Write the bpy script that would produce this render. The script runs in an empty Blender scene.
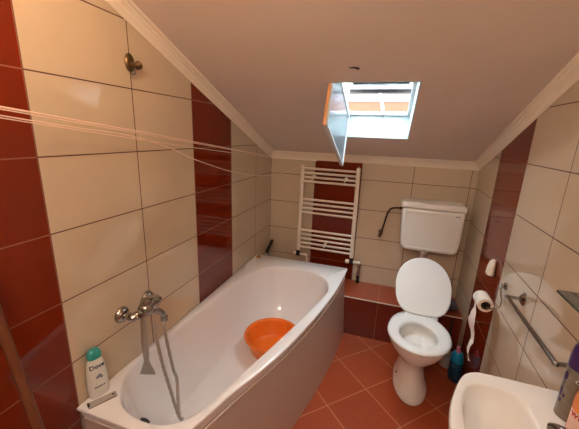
import bpy, bmesh, math, random
from mathutils import Vector, Matrix, Euler
from math import sin, cos, pi, radians
random.seed(4)
SC = bpy.context.scene; COL = SC.collection

# ------------------------------------------------------------ measures (metres)
W = 1.6534                      # room width (x), left wall x=0, back wall y=0, room runs to -y
YF = -3.25                      # wall behind the camera
ZC, SL = 1.430, 0.3987          # sloped ceiling: z = ZC - SL*y
LEDGE_Z, LEDGE_Y = 0.340, -0.312
NN = math.hypot(1, SL)
A = Vector((0, 1, -SL)) / NN    # down the slope
N = Vector((0, SL, 1)) / NN     # up through the roof
SO = Vector((0, -1.035, ZC + SL*1.035))
def SK(x, v, h): return SO + Vector((x, 0, 0)) + A*v + N*h

# ------------------------------------------------------------ node helpers
class G:
    def __init__(s, mat): s.t = mat.node_tree; s.n = s.t.nodes; s.l = s.t.links
    def inp(s, sock, v):
        if isinstance(v, bpy.types.NodeSocket): s.l.new(v, sock)
        else: sock.default_value = v
    def m(s, op, a, b=0.0, c=0.0):
        n = s.n.new('ShaderNodeMath'); n.operation = op
        s.inp(n.inputs[0], a); s.inp(n.inputs[1], b); s.inp(n.inputs[2], c); return n.outputs[0]
    def mix(s, f, a, b):
        n = s.n.new('ShaderNodeMix'); n.data_type = 'RGBA'
        s.inp(n.inputs[0], f); s.inp(n.inputs[6], a); s.inp(n.inputs[7], b); return n.outputs[2]
    def noise(s, vec, scale, detail=3.0, rough=.5):
        n = s.n.new('ShaderNodeTexNoise'); s.l.new(vec, n.inputs['Vector'])
        n.inputs['Scale'].default_value = scale; n.inputs['Detail'].default_value = detail
        n.inputs['Roughness'].default_value = rough; return n.outputs['Fac']
    def white(s, x, y):
        c = s.n.new('ShaderNodeCombineXYZ'); s.inp(c.inputs[0], x); s.inp(c.inputs[1], y)
        n = s.n.new('ShaderNodeTexWhiteNoise'); s.l.new(c.outputs[0], n.inputs['Vector']); return n.outputs['Value']
    def bump(s, h, strength, dist=.001):
        n = s.n.new('ShaderNodeBump'); n.inputs['Strength'].default_value = strength
        n.inputs['Distance'].default_value = dist; s.l.new(h, n.inputs['Height']); return n.outputs['Normal']
def srgb(r, g, b):
    f = lambda c: (c/255/12.92) if c/255 <= .04045 else ((c/255+.055)/1.055)**2.4
    return (f(r), f(g), f(b), 1)
def newmat(name):
    m = bpy.data.materials.new(name); m.use_nodes = True
    return m, G(m), m.node_tree.nodes['Principled BSDF']
def mat(name, col, rough=.4, metal=0.0, var=.04, scale=30, coat=0.0, bump=0.0, emit=None, estr=0, trans=0.0, ior=1.45, sub=0.0):
    """plain procedural material with a fine noise variation"""
    m, g, b = newmat(name)
    tc = g.n.new('ShaderNodeTexCoord').outputs['Object']
    nz = g.noise(tc, scale)
    lo = tuple(c*(1-var) for c in col[:3])+(1,); hi = tuple(min(1, c*(1+var)) for c in col[:3])+(1,)
    g.l.new(g.mix(nz, lo, hi), b.inputs['Base Color'])
    b.inputs['Roughness'].default_value = rough; b.inputs['Metallic'].default_value = metal
    b.inputs['Coat Weight'].default_value = coat; b.inputs['Transmission Weight'].default_value = trans
    b.inputs['IOR'].default_value = ior
    if sub: b.inputs['Subsurface Weight'].default_value = sub; b.inputs['Subsurface Radius'].default_value = (.01,.005,.003)
    if bump: g.l.new(g.bump(nz, bump), b.inputs['Normal'])
    if emit: b.inputs['Emission Color'].default_value = emit; b.inputs['Emission Strength'].default_value = estr
    return m

CREAM, RED = srgb(211, 192, 167), srgb(120, 38, 13)
def tile_wall(name, axis, vlines, redspans, z0=1.2476, h=.25):
    """tiles 25 cm high; vertical joints at listed positions along axis (0=x, 1=y)"""
    m, g, b = newmat(name)
    pos = g.n.new('ShaderNodeNewGeometry').outputs['Position']
    sp = g.n.new('ShaderNodeSeparateXYZ'); g.l.new(pos, sp.inputs[0])
    u, z = sp.outputs[axis], sp.outputs[2]
    # joint mask, horizontal
    zz = g.m('DIVIDE', g.m('SUBTRACT', z, z0 - 10*h), h)
    fr = g.m('FRACT', zz); row = g.m('FLOOR', zz)
    dz = g.m('MULTIPLY', g.m('MINIMUM', fr, g.m('SUBTRACT', 1.0, fr)), h)
    d = dz; colid = None
    for v in vlines:
        d = g.m('MINIMUM', d, g.m('ABSOLUTE', g.m('SUBTRACT', u, v)))
        s = g.m('GREATER_THAN', u, v); colid = s if colid is None else g.m('ADD', colid, s)
    red = None
    for a, c in redspans:
        s = g.m('MULTIPLY', g.m('GREATER_THAN', u, a), g.m('LESS_THAN', u, c))
        red = s if red is None else g.m('ADD', red, s)
    if red is None: red = 0.0
    joint = g.m("LESS_THAN", d, .0022)
    rnd = g.white(row, colid)
    cl = g.noise(pos, 9, 4, .6); fine = g.noise(pos, 90, 3, .6)
    f = g.m('ADD', g.m('MULTIPLY', cl, .6), g.m('MULTIPLY', rnd, .4))
    cream = g.mix(f, tuple(c*.90 for c in CREAM[:3])+(1,), tuple(min(1, c*1.07) for c in CREAM[:3])+(1,))
    cream = g.mix(g.m('MULTIPLY', fine, .25), cream, srgb(196, 168, 128))
    redc = g.mix(f, tuple(c*.82 for c in RED[:3])+(1,), tuple(min(1, c*1.15) for c in RED[:3])+(1,))
    base = g.mix(red, cream, redc)
    jc = g.mix(red, srgb(84, 42, 24), srgb(140, 84, 62))
    g.l.new(g.mix(joint, base, jc), b.inputs['Base Color'])
    g.l.new(g.m('ADD', g.m('MULTIPLY', joint, .6), g.m('ADD', .04, g.m('MULTIPLY', fine, .03))), b.inputs['Roughness'])
    hgt = g.m('ADD', g.m('MULTIPLY', g.m('MINIMUM', d, .004), 120.0), g.m('MULTIPLY', g.noise(pos, 14, 2, .4), .10))
    g.l.new(g.bump(hgt, .22, .0012), b.inputs['Normal'])
    g.l.new(g.m('SUBTRACT', .70, g.m('MULTIPLY', red, .22)), b.inputs['Specular IOR Level'])
    return m
def floor_mat(name, s, ox, oy, ang, sx=None, jointw=.0022, joint=(210,150,110), lo=(150,62,32), hi=(182,84,48), gloss=.28):
    m, g, b = newmat(name)
    pos = g.n.new('ShaderNodeNewGeometry').outputs['Position']
    sp = g.n.new('ShaderNodeSeparateXYZ'); g.l.new(pos, sp.inputs[0])
    x = g.m('SUBTRACT', sp.outputs[0], ox); y = g.m('SUBTRACT', sp.outputs[1], oy)
    u = g.m('DIVIDE', g.m('ADD', g.m('MULTIPLY', x, cos(ang)), g.m('MULTIPLY', y, sin(ang))), sx or s)
    v = g.m('DIVIDE', g.m('SUBTRACT', g.m('MULTIPLY', y, cos(ang)), g.m('MULTIPLY', x, sin(ang))), s)
    def dist(q, k):
        f = g.m('FRACT', g.m('ADD', q, 50.0)); return g.m('MULTIPLY', g.m('MINIMUM', f, g.m('SUBTRACT', 1.0, f)), k)
    d = g.m('MINIMUM', dist(u, sx or s), dist(v, s))
    j = g.m('LESS_THAN', d, jointw)
    rnd = g.white(g.m('FLOOR', g.m('ADD', u, 50.0)), g.m('FLOOR', g.m('ADD', v, 50.0)))
    f = g.m('ADD', g.m('MULTIPLY', g.noise(pos, 22, 6, .7), .75), g.m('MULTIPLY', rnd, .25))
    g.l.new(g.mix(j, g.mix(f, srgb(*lo), srgb(*hi)), srgb(*joint)), b.inputs['Base Color'])
    g.l.new(g.m('ADD', gloss, g.m('MULTIPLY', j, .4)), b.inputs['Roughness'])
    g.l.new(g.bump(g.m('ADD', g.m('MULTIPLY', g.m('MINIMUM', d, .004), 100.0), g.noise(pos, 40, 4, .6)), .25, .001), b.inputs['Normal'])
    return m

# ------------------------------------------------------------ materials
M = {}
M['wl'] = tile_wall('left_wall_tiles', 1, [-.310, -.720, -1.142, -1.544, -1.945, -2.345, -2.745], [(-1.142, -.720), (-2.345, -1.945)])
M['wb'] = tile_wall('back_wall_tiles', 0, [.008, .416, .808, 1.209, 1.611], [(.416, .808)])
M['wr'] = tile_wall('right_wall_tiles', 1, [-.417, -.827, -1.229, -1.63, -2.03, -2.43], [(-.827, -.417)])
M['wf'] = tile_wall('front_wall_tiles', 0, [.40, .80, 1.20], [])
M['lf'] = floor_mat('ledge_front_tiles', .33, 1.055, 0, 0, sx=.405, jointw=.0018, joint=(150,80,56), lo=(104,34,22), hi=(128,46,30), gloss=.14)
M['floor'] = floor_mat('terracotta_floor', .300, 1.0408, -.8576, pi/4)
M['lt'] = floor_mat('ledge_top_tiles', .345, 1.057, -.012, 0, sx=.405, jointw=.0016)
M['plaster'] = mat('plaster', srgb(226, 208, 194), .85, var=.05, scale=5, bump=.3)
M['reveal'] = mat('reveal_white', srgb(184, 198, 199), .6, var=.02)
M['cornice'] = mat('cornice_white', srgb(244, 229, 208), .5, var=.03, scale=12)
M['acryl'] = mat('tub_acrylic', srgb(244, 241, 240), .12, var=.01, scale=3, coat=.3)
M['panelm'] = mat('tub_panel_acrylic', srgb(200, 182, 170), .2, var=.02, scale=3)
M['bead'] = mat('white_bead', srgb(240, 230, 215), .3)
M['ceramic'] = mat('ceramic', srgb(242, 240, 236), .08, var=.01, scale=4, coat=.3)
M['seat'] = mat('seat_plastic', srgb(244, 244, 241), .22, var=.01, scale=4)
M['plastic'] = mat('cistern_plastic', srgb(238, 234, 226), .28, var=.01, scale=4)
M['enamel'] = mat('radiator_enamel', srgb(238, 224, 204), .3, var=.02)
M['chrome'] = mat('chrome', srgb(168, 165, 160), .10, 1.0, var=.04)
M['steel'] = mat('brushed_steel', srgb(150, 146, 140), .3, 1.0, var=.08, scale=200)
M['alu'] = mat('satin_metal', srgb(186, 178, 170), .32, .85, var=.08, scale=200)
M['staymetal'] = mat('stay_metal', srgb(168, 164, 146), .5, .2, var=.3, scale=90)
M['dark'] = mat('dark_fitting', srgb(44, 36, 32), .4, .3)
M['bronze'] = mat('tarnished_metal', srgb(120, 102, 78), .3, 1.0, var=.15)
M['orange'] = mat('orange_plastic', srgb(248, 124, 36), .3, var=.02, sub=.08)
M['orange_dk'] = mat('orange_dark_inset', srgb(200, 70, 14), .4)
M['teal'] = mat('teal_cap', srgb(52, 158, 148), .3)
M['bottle'] = mat('bottle_white', srgb(226, 224, 214), .35)
M['ink'] = mat('ink_navy', srgb(48, 52, 78), .5)
M['ink_red'] = mat('ink_red', srgb(196, 34, 40), .5)
M['ink_gray'] = mat('ink_gray', srgb(132, 134, 140), .5)
M['paper'] = mat('tissue_paper', srgb(240, 228, 216), .9, var=.04, scale=80, bump=.3)
M['card'] = mat('cardboard', srgb(112, 84, 62), .9)
M['wood'] = mat('handle_wood', srgb(112, 62, 36), .45, var=.22, scale=14)
M['pine'] = mat('pine_edge', srgb(222, 154, 92), .5, var=.08, scale=40)
M['bluepane'] = mat('bluish_pane', srgb(170, 190, 200), .08, var=.03, scale=5)
M['framew'] = mat('window_white', srgb(206, 212, 214), .35)
M['seal'] = mat('black_seal', srgb(16, 18, 22), .5)
M['cord'] = mat('cord_pale', srgb(236, 206, 186), .6)
M['purple'] = mat('purple_cap', srgb(68, 34, 98), .3)
M['can'] = mat('can_silver', srgb(150, 138, 124), .28, .8, var=.35, scale=45)
M['blue'] = mat('blue_bottle', srgb(20, 132, 158), .3)
M['bluedk'] = mat('label_dark_blue', srgb(20, 66, 88), .4, var=.3, scale=30)
M['pinkcap'] = mat('pink_cap', srgb(196, 108, 128), .35)
M['brush'] = mat('toilet_brush_white', srgb(206, 200, 188), .4)
M['rag'] = mat('gray_rag', srgb(92, 86, 92), .9, var=.3, scale=40, bump=.5)
M['tan'] = mat('tan_rubber', srgb(176, 122, 70), .5)
M['silver'] = mat('silver_tube', srgb(196, 186, 178), .35, .35)
M['air'] = mat('cream_plastic', srgb(238, 226, 206), .35)
M['wipes'] = mat('wipes_orange', srgb(240, 142, 72), .25, var=.05)
M['wipes_l'] = mat('wipes_label', srgb(246, 206, 186), .4)
M['water'] = mat('water', srgb(150, 146, 136), .02)
M['bristle'] = mat('bristle', srgb(60, 90, 70), .8)
M['grey_glaze'] = mat('bowl_inside', srgb(214, 210, 204), .1)
def neighbour_mat():
    m, g, b = newmat('neighbour_roof_tiles')
    pos = g.n.new('ShaderNodeNewGeometry').outputs['Position']
    sp = g.n.new('ShaderNodeSeparateXYZ'); g.l.new(pos, sp.inputs[0])
    x = g.m('MULTIPLY', sp.outputs[0], 9.0); z = g.m('MULTIPLY', sp.outputs[2], 15.0)
    row = g.m('FLOOR', z)
    fx = g.m('FRACT', g.m('ADD', g.m('ADD', x, 90.0), g.m('MULTIPLY', row, .5))); fz = g.m('FRACT', z)
    k = g.m('MAXIMUM', g.m('LESS_THAN', fx, .16), g.m('LESS_THAN', fz, .22))
    g.l.new(g.mix(k, srgb(86, 80, 84), srgb(52, 42, 60)), b.inputs['Base Color']); b.inputs['Roughness'].default_value = .8
    return m
M['nroof'] = neighbour_mat()
M['nwall'] = mat('neighbour_wall', srgb(78, 42, 24), .9, var=.35, scale=6)
def thin_glass(name, tint, refl=.12, haze=0.0, frosted=False):
    m, g, b = newmat(name); g.n.remove(b); out = g.n['Material Output']
    t = g.n.new('ShaderNodeBsdfTransparent'); t.inputs[0].default_value = tint
    gl = g.n.new('ShaderNodeBsdfGlossy'); gl.inputs['Roughness'].default_value = .02
    fr = g.n.new('ShaderNodeFresnel'); fr.inputs[0].default_value = 1.5
    mx = g.n.new('ShaderNodeMixShader')
    g.l.new(g.m('MINIMUM', g.m('MULTIPLY', fr.outputs[0], 1.0+refl*2.5), 1.0), mx.inputs[0])
    src = t.outputs[0]
    if haze:
        df = g.n.new('ShaderNodeBsdfDiffuse'); df.inputs[0].default_value = srgb(196, 208, 212)
        if frosted:   # satin bathroom glass: scatters light through as well as back
            gl.inputs['Roughness'].default_value = .22; tr = g.n.new('ShaderNodeBsdfTranslucent'); tr.inputs[0].default_value = srgb(176, 190, 198); df.inputs[0].default_value = srgb(150, 164, 172)
            m3 = g.n.new('ShaderNodeMixShader'); m3.inputs[0].default_value = .5; g.l.new(df.outputs[0], m3.inputs[1]); g.l.new(tr.outputs[0], m3.inputs[2]); df = m3
        m2 = g.n.new('ShaderNodeMixShader'); m2.inputs[0].default_value = haze
        g.l.new(src, m2.inputs[1]); g.l.new(df.outputs[0], m2.inputs[2]); src = m2.outputs[0]
    g.l.new(src, mx.inputs[1]); g.l.new(gl.outputs[0], mx.inputs[2]); g.l.new(mx.outputs[0], out.inputs[0]); return m
M['glass'] = thin_glass('clear_glass', (.93, .97, .96, 1))
M['flapglass'] = thin_glass('flap_glass', (.90, .94, .96, 1), .0, .72, True)
M['shelfglass'] = thin_glass('green_shelf_glass', (.78, .84, .80, 1), .2, .25)
M['shelfedge'] = mat('green_glass_edge', srgb(74, 86, 74), .15)

# ------------------------------------------------------------ mesh helpers
def link(name, bm, material, parent=None, smooth=35, loc=None):
    bmesh.ops.recalc_face_normals(bm, faces=bm.faces[:])
    me = bpy.data.meshes.new(name); bm.to_mesh(me); bm.free()
    if smooth:
        for p in me.polygons: p.use_smooth = True
        me.set_sharp_from_angle(angle=radians(smooth))
    me.materials.append(material if not isinstance(material, str) else M[material])
    o = bpy.data.objects.new(name, me); COL.objects.link(o)
    if parent:
        o.parent = parent
        o.matrix_parent_inverse = Matrix.Identity(4)
        mw = WM[parent.name] if parent.name in WM else Matrix.Identity(4)
        me.transform(mw.inverted())
        WM[o.name] = mw
    return o
WM = {}
def thing(name, label, cat, loc, group=None):
    o = bpy.data.objects.new(name, None); COL.objects.link(o); o.location = loc; o.empty_display_size = .05
    o['label'] = label; o['category'] = cat
    if group: o['group'] = group
    WM[o.name] = Matrix.Translation(Vector(loc)); return o
def tag(o, label, cat, group=None):
    o['label'] = label; o['category'] = cat
    if group: o['group'] = group
    return o
def struct(name, bm, m, parent=None, smooth=35):
    o = link(name, bm, m, parent, smooth)
    if not parent: o['kind'] = 'structure'
    return o
def nb(): return bmesh.new()
def face(bm, pts): return bm.faces.new([bm.verts.new(p) for p in pts])
def box(bm, a, b, bev=0, seg=2, mx=None):
    x0, y0, z0 = [min(a[i], b[i]) for i in range(3)]; x1, y1, z1 = [max(a[i], b[i]) for i in range(3)]
    t = bmesh.new()
    v = [t.verts.new(p) for p in [(x0,y0,z0),(x1,y0,z0),(x1,y1,z0),(x0,y1,z0),(x0,y0,z1),(x1,y0,z1),(x1,y1,z1),(x0,y1,z1)]]
    for f in [(3,2,1,0),(4,5,6,7),(0,1,5,4),(1,2,6,5),(2,3,7,6),(3,0,4,7)]: t.faces.new([v[i] for i in f])
    if bev: bmesh.ops.bevel(t, geom=t.edges[:], offset=bev, segments=seg, profile=.5, affect='EDGES')
    if mx is not None: t.transform(mx)
    merge(bm, t); return bm
def merge(bm, t):
    vm = {v: bm.verts.new(v.co) for v in t.verts}
    for f in t.faces:
        try: bm.faces.new([vm[v] for v in f.verts])
        except ValueError: pass
    t.free()
def loft(bm, rings, cap0=True, cap1=True, closed=True):
    R = [[bm.verts.new(p) for p in r] for r in rings]; n = len(R[0])
    for a, b in zip(R, R[1:]):
        for i in range(n if closed else n-1):
            j = (i+1) % n; bm.faces.new((a[i], a[j], b[j], b[i]))
    if cap0: bm.faces.new(list(reversed(R[0])))
    if cap1: bm.faces.new(R[-1])
    return bm
def frame_of(d):
    d = Vector(d).normalized(); up = Vector((0,0,1)) if abs(d.z) < .95 else Vector((1,0,0))
    a = d.cross(up).normalized(); return a, d.cross(a).normalized()
def catmull(P, n=8, closed=False):
    P = [Vector(p) for p in P]; out = []; L = len(P)
    rng = range(L if closed else L-1)
    for i in rng:
        if closed: p0, p1, p2, p3 = P[(i-1)%L], P[i], P[(i+1)%L], P[(i+2)%L]
        else: p0, p1, p2, p3 = P[max(i-1,0)], P[i], P[i+1], P[min(i+2,L-1)]
        for k in range(n):
            t = k/n
            out.append(.5*((2*p1)+(p2-p0)*t+(2*p0-5*p1+4*p2-p3)*t*t+(3*p1-p0-3*p2+p3)*t**3))
    if not closed: out.append(P[-1])
    return out
def tube(bm, pts, r, seg=12, caps=True):
    pts = [Vector(p) for p in pts]; rs = r if isinstance(r, (list, tuple)) else [r]*len(pts)
    a, b = frame_of(pts[1]-pts[0]); rings = []
    for i, p in enumerate(pts):
        d = (pts[min(i+1, len(pts)-1)]-pts[max(i-1, 0)]).normalized()
        a = (a - d*a.dot(d)).normalized(); b = d.cross(a)
        rings.append([p + (a*cos(2*pi*k/seg)+b*sin(2*pi*k/seg))*rs[i] for k in range(seg)])
    return loft(bm, rings, caps, caps)
def lathe(bm, prof, origin=(0,0,0), axis=(0,0,1), seg=28, cap=True, sq=(1,1), adir=None):
    """prof: (radius, height) pairs along the axis"""
    ax = Vector(axis).normalized(); a, b = frame_of(ax)
    if adir is not None: a = Vector(adir).normalized(); b = ax.cross(a)
    o = Vector(origin)
    rings = [[o+ax*h+(a*cos(2*pi*k/seg)*sq[0]+b*sin(2*pi*k/seg)*sq[1])*max(r, 1e-4) for k in range(seg)] for r, h in prof]
    return loft(bm, rings, cap, cap)
def sphere(bm, c, r, sc=(1,1,1), seg=16):
    t = bmesh.new(); bmesh.ops.create_uvsphere(t, u_segments=seg, v_segments=seg//2+2, radius=r)
    t.transform(Matrix.Translation(c) @ Matrix.Diagonal((*sc, 1))); merge(bm, t); return bm
def text_mesh(name, s, size, material, parent, place, thick=.0004):
    """lettering laid on a surface; place(u, v, w) -> world point"""
    cu = bpy.data.curves.new('txt', 'FONT'); cu.body = s; cu.size = size; cu.extrude = thick
    cu.align_x = 'CENTER'; cu.align_y = 'CENTER'; cu.resolution_u = 3; cu.offset = size*.02
    ob = bpy.data.objects.new('txt', cu); COL.objects.link(ob)
    dg = bpy.context.evaluated_depsgraph_get(); dg.update()
    me = bpy.data.meshes.new_from_object(ob.evaluated_get(dg)); bpy.data.objects.remove(ob)
    bm = nb(); bm.from_mesh(me)
    bmesh.ops.triangulate(bm, faces=bm.faces[:])
    for v in bm.verts: v.co = place(v.co.x, v.co.y, v.co.z + .0006)
    return link(name, bm, material, parent, smooth=0)

# ------------------------------------------------------------ the setting
T = .10
struct('floor', box(nb(), (-T, YF-T, -.08), (W+T, T, 0)), 'floor', smooth=0)
def side_prism(x0, x1):
    bm = nb(); P = [(YF-T, -.0), (T, 0), (T, ZC-SL*T-.0), (YF-T, ZC-SL*(YF-T))]
    return loft(bm, [[(x0, y, z) for y, z in P], [(x1, y, z) for y, z in P]])
struct('wall_left', side_prism(-T, 0), 'wl', smooth=0)
struct('wall_right', side_prism(W, W+T), 'wr', smooth=0)
struct('wall_back', box(nb(), (0, 0, 0), (W, T, ZC-SL*T)), 'wb', smooth=0)
struct('wall_front', box(nb(), (0, YF-T, 0), (W, YF, ZC-SL*YF)), 'wf', smooth=0)
# ceiling slab with the skylight opening
OX0, OX1, OV = .693, 1.12, .683
VT = .170
def quadbox(bm, x0, x1, v0, v1, h0=0.0, h1=VT, bev=0):
    mx = Matrix((( 1, A.x, N.x, SO.x), (0, A.y, N.y, SO.y), (0, A.z, N.z, SO.z), (0, 0, 0, 1)))
    return box(bm, (x0, v0, h0), (x1, v1, h1), bev, mx=mx)
vtop = -(1.035*NN) + 0  # v of y=... helper below
def v_of_y(y): return (y + 1.035)*NN
bm = nb()
v0, v1 = v_of_y(YF-T), v_of_y(T)
quadbox(bm, -T, OX0, v0, v1); quadbox(bm, OX1, W+T, v0, v1)
quadbox(bm, OX0, OX1, v0, 0); quadbox(bm, OX0, OX1, OV, v1)
ceil_o = struct('ceiling', bm, 'plaster', smooth=0)
# plaster scars near the skylight
def patch(x, v, w, l, mt, nm):
    bm = nb(); pts = []
    for k in range(14):
        t = 2*pi*k/14; r = random.uniform(.6, 1.1); pts.append((x+w*r*cos(t), v+l*r*sin(t)))
    loft(bm, [[SK(px, pv, .001) for px, pv in pts], [SK(px, pv, -.0015) for px, pv in pts]])
    return link(nm, bm, mt, ceil_o)
patch(.832, -.112, .022, .006, 'dark', 'plaster_hole')
patch(.845, -.106, .012, .008, 'dark', 'plaster_hole')
# white lined reveal
bm = nb(); tk = .006; FH_ = .152
quadbox(bm, OX0, OX0+tk, 0, OV, -.002, FH_); quadbox(bm, OX1-tk, OX1, 0, OV, -.002, FH_)
quadbox(bm, OX0, OX1, OV-tk, OV, -.004, FH_); quadbox(bm, OX0, OX1, 0, tk, -.002, FH_)
struct('trim_1', bm, 'reveal', smooth=0)
# cornice: stepped cove along left, back and right
PROF = [(0, -.048), (.004, -.050), (.009, -.044), (.010, -.036), (.017, -.030), (.021, -.020), (.031, -.016), (.036, -.009), (.046, -.008), (.050, -.003), (.050, .012), (0, .012)]
def cornice(name, pts, wall_n, down):
    """pts: path on the wall/ceiling edge; wall_n: away from wall along the ceiling; down: along the wall"""
    bm = nb(); rings = []
    for p, wn, dn in zip(pts, wall_n, down):
        p, wn, dn = Vector(p), Vector(wn), Vector(dn)
        rings.append([p + wn*a - dn*b*1.0 for a, b in PROF])
    loft(bm, rings); return struct(name, bm, 'cornice')
zc = lambda y: ZC - SL*y
DN = -N
SLB = A*-1
cornice('trim_2', [(0, 0.0, zc(0)), (0, YF, zc(YF))], [(1, 0, 0)]*2, [DN]*2)
cornice('trim_3', [(W, 0.0, zc(0)), (W, YF, zc(YF))], [(-1, 0, 0)]*2, [DN]*2)
cornice('trim_4', [(0, 0, ZC), (W, 0, ZC)], [SLB]*2, [(0, 0, -1)]*2)
# tiled ledge along the back wall
led = struct('ledge', box(nb(), (0, LEDGE_Y, 0), (W, 0, LEDGE_Z-.006)), 'lf', smooth=0)
struct('ledge_top', box(nb(), (0, LEDGE_Y-.002, LEDGE_Z-.006), (W, 0, LEDGE_Z)), 'lt', led, smooth=0)
struct('edge_strip', box(nb(), (0, LEDGE_Y-.006, LEDGE_Z-.007), (W, LEDGE_Y-.0005, LEDGE_Z+.001), .001), 'bead', led)

# ------------------------------------------------------------ skylight window
FH = .152
bm = nb(); fw = .026
quadbox(bm, OX0+tk, OX0+fw, .006, OV-.006, FH-.004, VT, .003); quadbox(bm, OX1-fw, OX1-tk, .006, OV-.006, FH-.004, VT, .003)
quadbox(bm, OX0+fw, OX1-fw, OV-.030, OV-.006, FH-.004, VT, .003); quadbox(bm, OX0+fw, OX1-fw, .006, .045, FH-.004, VT, .003)
win = struct('window_1', bm, 'framew')
ANG = radians(12.6); HZ = VT+.006
def SS(x, v, h):   # sash coordinates, swung open about its upper edge
    return SK(x, v*cos(ANG)-h*sin(ANG), HZ + v*sin(ANG)+h*cos(ANG))
def sbox(bm, x0, x1, v0, v1, h0, h1, bev=.002):
    t = nb(); box(t, (x0, v0, h0), (x1, v1, h1), bev)
    for v in t.verts: v.co = SS(*v.co)
    merge(bm, t); return bm
bm = nb()
sbox(bm, OX0-.01, OX0+.035, 0, OV, 0, .03); sbox(bm, OX1-.035, OX1+.01, 0, OV, 0, .03)
sbox(bm, OX0+.035, OX1-.035, 0, .04, 0, .03); sbox(bm, OX0+.035, OX1-.035, OV-.045, OV, 0, .03)
sash = struct('window_sash', bm, 'framew', win)
struct('window_seal', sbox(nb(), OX0+.01, OX1-.01, OV-.035, OV-.002, -.024, .0005, .001), 'seal', win)
struct('window_pane', sbox(nb(), OX0+.03, OX1-.03, .03, OV-.04, .012, .016, 0), 'glass', win)
bm = nb()
p0, p1 = SS(.905, OV-.03, -.006), SK(.945, OV-.036, FH-.006)
a_, b_ = frame_of(p1-p0)
loft(bm, [[p0-Vector((.011,0,0))-N*.001, p0+Vector((.011,0,0))-N*.001, p0+Vector((.011,0,0))+N*.003, p0-Vector((.011,0,0))+N*.003],
          [p1-Vector((.011,0,0))-N*.001, p1+Vector((.011,0,0))-N*.001, p1+Vector((.011,0,0))+N*.003, p1-Vector((.011,0,0))+N*.003]])
struct('window_stay', bm, 'staymetal', win)
struct('stay_knob', sphere(nb(), p1-N*.004, .011), 'steel', win)
# inner flap hanging square to the ceiling along the left edge of the opening
flap = thing('hinged_window_flap', 'bluish glazed white-framed flap hanging open at the left edge of the skylight', 'window flap', SK(.71, .34, 0))
FL = .213; FU = .146; v1_, v2_ = .0075, OV-.0075
bm = nb(); fb = .011
quadbox(bm, .7125, .723, v1_, v1_+fb, -FL, FU, .001); quadbox(bm, .702, .723, v2_-fb, v2_, -FL, FU, .001)
quadbox(bm, .702, .723, v1_+fb, v2_-fb, -FL, -FL+fb, .001); quadbox(bm, .702, .723, v1_+fb, v2_-fb, FU-.02, FU, .001)
link('frame', bm, 'framew', flap)
link('pane', quadbox(nb(), .713, .716, v1_+fb-.002, v2_-fb+.002, -FL+fb-.002, FU-.019), 'flapglass', flap, 0)
link('wooden_edge', quadbox(nb(), .6995, .7125, v1_, v1_+fb, -FL, FU, .001), 'pine', flap)

# ------------------------------------------------------------ what stands outside
nbm = thing('neighbouring_house', 'house with orange lower wall and pale tiled facade seen through the open skylight', 'house', (0.3, 5, -3))
link('wall', box(nb(), (-4, 5, -3), (5, 9, 2.345)), 'nwall', nbm, 0)
link('tiled_facade', box(nb(), (-4.02, 4.97, 2.345), (5.02, 9, 3.9)), 'nroof', nbm, 0)
bm = nb(); loft(bm, [[(-4.8, 3.6, 3.75), (-4.8, 3.6, 3.88), (-4.8, 7, 6.0), (-4.8, 9.8, 3.88), (-4.8, 9.8, 3.75)], [(5.8, 3.6, 3.75), (5.8, 3.6, 3.88), (5.8, 7, 6.0), (5.8, 9.8, 3.88), (5.8, 9.8, 3.75)]])  # deep overhanging eaves, out of view, added to shade the tiled facade
link('roof', bm, 'nroof', nbm, 0)

# ------------------------------------------------------------ bathtub
tub = thing('bathtub', 'long white asymmetric acrylic bathtub along the left wall, wider at the back', 'bathtub', (.4, -1.1, 0))
RZ = .56
OUT = [(.003, -1.957), (.34, -1.957)] + [tuple(p)[:2] for p in catmull([(.375, -1.952, 0), (.425, -1.925, 0), (.462, -1.875, 0), (.521, -1.69, 0), (.575, -1.55, 0), (.627, -1.395, 0), (.676, -1.20, 0), (.719, -.99, 0), (.751, -.80, 0), (.771, -.646, 0), (.786, -.45, 0), (.793, -.285, 0)], 5)] + [(.793, -.268), (.786, -.260), (.003, -.272)]
INN = [tuple(p)[:2] for p in catmull([(x, y, 0) for x, y in [(.060, -1.79), (.034, -1.69), (.036, -1.52), (.050, -1.20), (.075, -.85), (.112, -.64), (.200, -.495), (.357, -.43), (.525, -.435), (.655, -.515), (.711, -.657), (.698, -.815), (.616, -1.166), (.523, -1.527), (.463, -1.76), (.395, -1.875), (.29, -1.912), (.150, -1.885)]], 8, True)]
BOT = [tuple(p)[:2] for p in catmull([(x, y, 0) for x, y in [(.135, -1.66), (.130, -1.45), (.14, -1.15), (.17, -.85), (.27, -.70), (.42, -.68), (.54, -.76), (.56, -.92), (.52, -1.15), (.44, -1.45), (.385, -1.65), (.30, -1.76), (.20, -1.75)]], 8, True)]
TC = (.33, -1.10)
def polar(poly, ang):
    dx, dy = cos(ang), sin(ang); best = None
    for i in range(len(poly)):
        x1, y1 = poly[i]; x2, y2 = poly[(i+1) % len(poly)]
        x1 -= TC[0]; x2 -= TC[0]; y1 -= TC[1]; y2 -= TC[1]
        ex, ey = x2-x1, y2-y1; den = dx*ey-dy*ex
        if abs(den) < 1e-12: continue
        t = (x1*ey-y1*ex)/den; s = (x1*dy-y1*dx)/den
        if t > 0 and -1e-6 <= s <= 1+1e-6 and (best is None or t > best): best = t
    return (TC[0]+dx*best, TC[1]+dy*best)
angs = sorted(set([2*pi*k/180-pi for k in range(180)] + [math.atan2(y-TC[1], x-TC[0]) for x, y in OUT]))
angs = [a for i, a in enumerate(angs) if i == 0 or a-angs[i-1] > .004 or any(abs(a-math.atan2(y-TC[1], x-TC[0])) < 1e-9 for x, y in (OUT[0], OUT[-1]))]
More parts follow.
